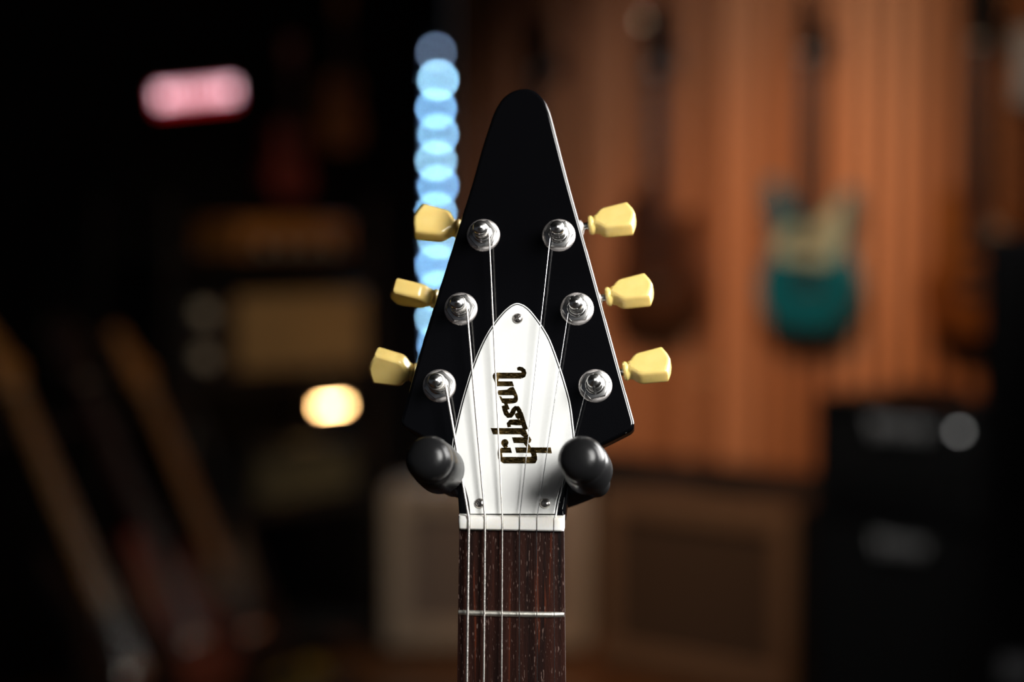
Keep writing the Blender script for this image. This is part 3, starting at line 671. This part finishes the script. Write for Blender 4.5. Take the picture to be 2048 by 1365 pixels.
# ------------------------------------------------------------------ amplifiers
def script(mb_w, mb_h, y, n=5):
    """a slanted run of loops standing for an unreadable script badge"""
    pts = []
    for i in range(n*12 + 1):
        a = 2*math.pi*i/12; pts.append((-mb_w/2 + mb_w*i/(n*12) + 0.10*mb_h*math.sin(a), y, 0.42*mb_h*math.cos(a)*(1.0 if i < 14 else 0.75)))
    return pts
def cabinet(M, name, label, cat, wd, ht, dp, m_shell, m_front, fr=0.05, feet=True, group=None, m_frame=None, handle=True):
    """x centred, y from 0 (front) to dp, z from 0"""
    c = empty(name, M); tag(c, label, cat, group)
    z0 = 0.03 if feet else 0.0
    sh = MB(); k = 0.018
    sh.box(-wd/2, -wd/2 + k, 0, dp, z0, ht, c=0.004); sh.box(wd/2 - k, wd/2, 0, dp, z0, ht, c=0.004)
    sh.box(-wd/2, wd/2, 0, dp, ht - k, ht, c=0.004); sh.box(-wd/2, wd/2, 0, dp, z0, z0 + k, c=0.004); sh.box(-wd/2 + k, wd/2 - k, dp - 0.012, dp - 0.002, z0, ht - k)
    sh.build('shell', m_shell, c)
    f = MB(); f.box(-wd/2 + 0.001, -wd/2 + fr, -0.004, 0.012, z0, ht - 0.001, c=0.004); f.box(wd/2 - fr, wd/2 - 0.001, -0.004, 0.012, z0, ht - 0.001, c=0.004)
    f.box(-wd/2 + fr, wd/2 - fr, -0.004, 0.012, ht - fr, ht - 0.001, c=0.004); f.box(-wd/2 + fr, wd/2 - fr, -0.004, 0.012, z0, z0 + fr, c=0.004)
    f.build('front_frame', m_frame or m_shell, c)
    MB().box(-wd/2 + fr, wd/2 - fr, 0.008, 0.02, z0 + fr, ht - fr).build('grille_cloth', m_front, c)
    if feet:
        for sx_ in (-1, 1):
            for yy in (0.05, dp - 0.05): MB().lathe([(0, 0), (0.016, 0), (0.02, 0.03), (0, 0.031)], 14).build('foot', M_RUBBER, c, T(sx_*(wd/2 - 0.06), yy, 0))
    if handle: MB().tube([(-0.09, dp/2, ht - 0.002), (-0.08, dp/2, ht + 0.018), (0.08, dp/2, ht + 0.018), (0.09, dp/2, ht - 0.002)], 0.008, 8).build('handle', M_RUBBER, c)
    return c

# tan framed cabinet along the slatted wall
t0, _ = pix_right(1197, 1100, 0.42); t1, _ = pix_right(1588, 1100, 0.42)
cabinet(FR((t0 + t1)/2, 0.42, 0), 'speaker_cabinet', 'brown framed speaker cabinet with dark brown grille on the floor', 'amplifier', t1 - t0, 0.52, 0.30, M_TOLEX, M_BROWNCLOTH, 0.065, m_frame=M_TANTOLEX)
# grey combo behind the neck
xl = at_y(772, 1200, 5.75).x; xr = at_y(1178, 1200, 5.75).x
gc = cabinet(T((xl + xr)/2, 5.72, 0), 'combo_amplifier', 'light grey combo amplifier with grey grille behind the guitar neck', 'amplifier', xr - xl, 0.49, 0.24, M_GREYTOLEX, M_GREYCLOTH, 0.07)
for k in range(5): MB().lathe([(0, 0.016), (0.010, 0.015), (0.012, 0), (0, 0)], 14).build('knob', M_PICKUP, gc, T(-0.16 + 0.08*k, -0.004, 0.455) @ RX(R(90)))
# black stack
t0, _ = pix_right(1622, 1000, 0.95); t1, _ = pix_right(1995, 1000, 0.95); wd = t1 - t0; tm = (t0 + t1)/2
zc = pix_right(1780, 1012, 0.95)[1]; zh = pix_right(1780, 800, 0.95)[1]
bc = cabinet(FR(tm, 0.95, 0), 'speaker_cabinet', 'black speaker cabinet with small white script badge, under the black head', 'amplifier', wd, zc, 0.28, M_TOLEX, M_BLACKCLOTH, 0.03, handle=False)
tb, zb = pix_right(1800, 1095, 0.96)
MB().tube(script(0.13, 0.042, -0.010, 5), 0.0052, 6).build('badge', M_LOGO, bc, T(tb - tm, 0, zb))
bh = cabinet(FR(tm, 0.95, zc + 0.002), 'amplifier_head', 'black amplifier head with long white script badge and white pilot lamp', 'amplifier', wd*0.97, zh - zc, 0.22, M_TOLEX, M_BLACKCLOTH, 0.025, feet=False)
tb, zb = pix_right(1800, 862, 0.96)
MB().tube(script(0.155, 0.046, -0.008, 6), 0.0056, 6).build('badge', M_LOGO, bh, T(tb - tm, 0, zb - zc))
tb, zb = pix_right(1915, 866, 0.96)
MB().lathe([(0, 0.012), (0.004, 0.011), (0.0055, 0.006), (0.0055, 0)], 14).build('pilot_lamp', mat('white_jewel_lamp', (0.3, 0.3, 0.3), 0.3, emit=(1.0, 0.98, 0.95), estr=1.8), bh, T(tb - tm, 0.0, zb - zc) @ RX(R(90)))
for k in range(7): MB().lathe([(0, 0.014), (0.008, 0.013), (0.010, 0), (0, 0)], 12).build('knob', M_PICKUP, bh, T(-0.16 + 0.05*k, 0.002, 0.05) @ RX(R(90)))

# tall black speaker at the right edge
pl = at_y(1962, 700, 3.60); zt = at_y(1990, 470, 3.60).z
ts = empty('loudspeaker', T(pl.x + 0.24, 3.60, 0) @ RZ(R(-14))); tag(ts, 'tall black loudspeaker standing at the right edge', 'loudspeaker')
MB().box(-0.23, 0.23, 0, 0.34, 0.02, zt, c=0.012).build('cabinet', M_TOLEX, ts)
MB().box(-0.20, 0.20, -0.012, 0.004, 0.06, zt - 0.05, c=0.004).build('grille', M_BLACKCLOTH, ts)
for a_ in (-1, 1):
    for b_ in (0.05, 0.29): MB().lathe([(0, 0), (0.02, 0), (0.022, 0.022), (0, 0.022)], 14).build('foot', M_RUBBER, ts, T(a_*0.18, b_, 0))
pb = at_y(2040, 1345, 3.60); MB().box(-0.03, 0.03, -0.018, -0.011, -0.022, 0.022, c=0.003).build('badge', M_LOGO, ts, T(pb.x - pl.x - 0.24, 0, pb.z))

# ------------------------------------------------------------------ shelf against the dark wall
OFF = 0.36
tA, _ = pix_left(350, 700, OFF); tB, _ = pix_left(748, 700, OFF)
zA = pix_left(560, 757, OFF)[1]; zB = pix_left(560, 512, OFF)[1]; zC = pix_left(600, 1010, OFF)[1]
sw = tA - tB; sc_ = (tA + tB)/2
shf = empty('shelf_unit', FL(sc_, OFF, 0)); tag(shf, 'black open shelf unit holding amplifiers against the dark wall', 'shelf')
M_SHELF = mat('black_shelf_board', (0.012, 0.010, 0.009), 0.55)
for zz in (0.10, zC, zA, zB): MB().box(-sw/2, sw/2, 0.0, 0.34, zz - 0.022, zz - 0.001, c=0.002).build('shelf_board', M_SHELF, shf)
for sx_ in (-1, 1):
    for yy in (0.0, 0.31): MB().box(sx_*(sw/2 + 0.012) - 0.012, sx_*(sw/2 + 0.012) + 0.012, yy, yy + 0.03, 0, zB + 0.16, c=0.002).build('upright', M_SHELF, shf)
# the lit amp on the middle shelf
t0, _ = pix_left(372, 660, OFF - 0.02); t1, _ = pix_left(735, 660, OFF - 0.02); aw = t0 - t1; ah = pix_left(560, 580, OFF)[1] - zA
ta = empty('valve_amplifier', FL((t0 + t1)/2, OFF - 0.02, zA)); tag(ta, 'small amplifier with tan grille and two cream dials on the middle shelf', 'amplifier')
MB().box(-aw/2, aw/2, 0, 0.24, 0, ah, c=0.008).build('cabinet', M_TOLEX, ta)
MB().box(-aw/2 + 0.17, aw/2 - 0.015, -0.008, 0.002, 0.02, ah - 0.015, c=0.004).build('grille_cloth', M_TANCLOTH, ta)
for zz in (ah*0.27, ah*0.75): MB().lathe([(0, 0.022), (0.021, 0.02), (0.026, 0.004), (0.026, -0.002), (0, -0.002)], 20).build('dial', M_CREAMPLAST, ta, T(-aw/2 + 0.055, 0, zz) @ RX(R(90)))
# amber amp on the top shelf
t0, _ = pix_left(478, 470, OFF - 0.02); t1, _ = pix_left(700, 470, OFF - 0.02); aw = t0 - t1; ah = pix_left(580, 440, OFF)[1] - zB
ba = empty('wooden_amplifier', FL((t0 + t1)/2, OFF - 0.02, zB)); tag(ba, 'low amber wooden amplifier on the top shelf', 'amplifier')
MB().box(-aw/2, aw/2, 0, 0.2, 0, ah, c=0.006).build('cabinet', M_AMBERWOOD, ba)
MB().box(-aw/2 + 0.02, aw/2 - 0.02, -0.004, 0.002, 0.012, ah*0.42, c=0.001).build('control_panel', M_SHELF, ba)
for k in range(4): MB().lathe([(0, 0.014), (0.008, 0.013), (0.010, 0), (0, 0)], 12).build('knob', M_CREAMPLAST, ba, T(-aw*0.3 + aw*0.2*k, -0.004, ah*0.22) @ RX(R(90)))
# olive amp on the low shelf
t0, _ = pix_left(500, 960, OFF - 0.02); t1, _ = pix_left(720, 960, OFF - 0.02)
cabinet(FL((t0 + t1)/2, OFF - 0.02, zC), 'practice_amplifier', 'dim olive-grilled practice amplifier on the low shelf', 'amplifier', t0 - t1, 0.17, 0.2, M_TOLEX, M_OLIVECLOTH, 0.02, feet=False, handle=False)
# warm lamp under the middle shelf
tl, zl = pix_left(656, 812, OFF + 0.0)
lb_ = empty('shelf_lamp', FL(tl, OFF + 0.01, zl)); tag(lb_, 'glowing warm white lamp below the middle shelf', 'lamp')
MB().tube([(-0.050, 0, 0), (0.050, 0, 0)], 0.0062, 12).build('glowing_tube', mat('warm_lamp_glass', (0.8, 0.6, 0.4), 0.4, emit=(1.0, 0.58, 0.22), estr=46), lb_)
for s_ in (-1, 1):
    MB().box(s_*0.054 - 0.005, s_*0.054 + 0.005, -0.009, 0.009, -0.009, zA - 0.0225 - zl, c=0.001).build('bracket', M_SHELF, lb_)
# red sign on the dark wall
tl, zl = pix_left(392, 190, 0.05)
sg = empty('lit_sign', FL(tl, 0.05, zl) @ RY(R(-7))); tag(sg, 'small glowing red sign with pale pink lettering high on the dark wall', 'sign')
MB().box(-0.15, 0.15, 0.0, 0.05, -0.045, 0.045, c=0.006).build('case', M_SHELF, sg)
MB().box(-0.140, 0.140, -0.003, 0.002, -0.034, 0.026, c=0.001).build('red_panel', mat('red_lit_panel', (0.3, 0.01, 0.01), 0.5, emit=(1.0, 0.01, 0.015), estr=0.35), sg)
m_ = mat('pink_white_lit_lettering', (0.8, 0.6, 0.65), 0.5, emit=(1.0, 0.60, 0.70), estr=3.3)
lt = MB()
for k in range(9):
    x = -0.125 + 0.0312*k; lt.box(x - 0.004, x + 0.004, -0.008, -0.002, -0.014, 0.024)
    if k in (0, 1, 7, 8): lt.box(x - 0.010, x + 0.010, -0.0085, -0.002, 0.012, 0.022); lt.box(x - 0.010, x + 0.010, -0.0085, -0.002, -0.012, -0.004)
lt.build('lettering', m_, sg, smooth=0)
# two small ukuleles on the dark wall
def ukulele(M, label, m_b):
    u = empty('ukulele', M); tag(u, label, 'ukulele', 'ukuleles on the dark wall')
    P = frame(Vector((0,0,0)), Vector((1,0,0)), Vector((0,0,1)), Vector((0,-1,0)))
    o = smooth_closed([(0,0),(0.06,0.01),(0.085,0.06),(0.07,0.11),(0.055,0.14),(0.065,0.19),(0.045,0.225),(0,0.232),(-0.045,0.225),(-0.065,0.19),(-0.055,0.14),(-0.07,0.11),(-0.085,0.06),(-0.06,0.01)], 4)
    MB().prism(o, [(0.003, 0), (0, 0.003), (0, 0.052), (0.003, 0.055)]).build('body', m_b, u, P)
    MB().lathe([(0, 0), (0.021, 0), (0.023, 0.0015), (0.021, 0.003), (0, 0.003)], 20).build('sound_hole_ring', M_DARKFB, u, T(0, -0.0545, 0.15) @ RX(R(90)))
    MB().box(-0.017, 0.017, -0.062, -0.045, 0.15, 0.40, c=0.002).build('neck', M_DARKFB, u)
    MB().box(-0.025, 0.025, -0.058, -0.046, 0.40, 0.48, c=0.004).build('headstock', m_b, u)
    MB().box(-0.03, 0.03, -0.061, -0.054, 0.055, 0.067, c=0.001).build('bridge', M_DARKFB, u)
    MB().box(-0.008, 0.008, -0.05, 0, 0.425, 0.445).build('hanging_peg', M_STEELBLACK, u)
tl, zl = pix_left(662, 300, 0.0); ukulele(FL(tl, 0, zl), 'amber ukulele shape added for a small glow on the dark wall beside the corner', M_AMBERWOOD)  # amber one is put in for a small amber glow
tl, zl = pix_left(560, 400, 0.0); ukulele(FL(tl, 0, zl), 'dim dark red ukulele hung above the amber wooden amplifier', M_REDBODY)

# ------------------------------------------------------------------ leaning guitars in a floor rack
LN = Vector((0.90, -0.436, 0)).normalized(); LX = Vector((0.436, 0.90, 0)).normalized()
LEAN = R(27)
def lean(px, py, Y, label, **kw):
    """px,py: pixel of the nut"""
    p = at_y(px, py, Y)
    up = (ZU*math.cos(LEAN) - LN*math.sin(LEAN)).normalized(); yb = LX.cross(up) * -1
    yb = -(LN*math.cos(LEAN) + ZU*math.sin(LEAN)).normalized()
    s = kw.get('s', 1.0); o = p - up*0.755*s
    bg_guitar(frame(o, LX * 1, yb, up), label, group='guitars leaning in the floor rack', **kw)
    return o
oa = lean(20, 790, 4.20, 'black bodied guitar with maple neck leaning at the far left', style='double', m_body=M_BLACKBODY, m_neck=M_MAPLE, m_fb=M_MAPLE)
oc = lean(160, 770, 4.55, 'dark red guitar leaning between the two maple-necked guitars', style='single', m_body=M_REDBODY, m_neck=M_REDBODY, m_fb=M_DARKFB, m_head=M_BLACKBODY, three=True)
ob = lean(285, 790, 4.90, 'black bodied guitar with amber maple neck and pale pickguard, right of the red one', style='double', m_body=M_BLACKBODY, m_neck=M_MAPLE, m_fb=M_MAPLE, m_pg=M_PALEPG)
rk = empty('guitar_rack', frame(Vector((oc.x, oc.y, 0)), LX, -LN, ZU)); tag(rk, 'black floor rack under the leaning guitars', 'rack')
zr = min(oa.z, ob.z, oc.z)
MB().tube([(-0.55, -0.05, zr - 0.04), (0.55, -0.05, zr - 0.04)], 0.016, 12).build('lower_rail', M_STEELBLACK, rk)
MB().tube([(-0.55, 0.10, zr - 0.04), (0.55, 0.10, zr - 0.04)], 0.016, 12).build('lower_rail', M_STEELBLACK, rk)
MB().tube([(-0.55, 0.42, zr + 0.62), (0.55, 0.42, zr + 0.62)], 0.014, 12).build('upper_rail', M_STEELBLACK, rk)
for s_ in (-0.55, 0.55):
    MB().tube([(s_, -0.10, 0.012), (s_, -0.05, zr - 0.04), (s_, 0.10, zr - 0.04), (s_, 0.42, zr + 0.62)], 0.014, 10).build('side_frame', M_STEELBLACK, rk)
    MB().tube([(s_, 0.42, zr + 0.62), (s_, 0.52, 0.012)], 0.014, 10).build('leg', M_STEELBLACK, rk)

# yellow box on the floor
pb = at_y(588, 1352, 5.10)
yb = empty('yellow_case', T(pb.x, pb.y, 0) @ RZ(R(20))); tag(yb, 'small yellow case on the floor at the bottom edge', 'case')
MB().box(-0.075, 0.075, -0.05, 0.05, 0, pb.z, c=0.008).build('shell', M_YELLOW, yb)
MB().box(-0.079, 0.079, -0.053, 0.053, pb.z - 0.002, pb.z + 0.028, c=0.006).build('lid', M_YELLOW, yb)
MB().box(-0.016, 0.016, -0.058, -0.049, pb.z - 0.02, pb.z + 0.012, c=0.002).build('latch', M_STEELBLACK, yb)
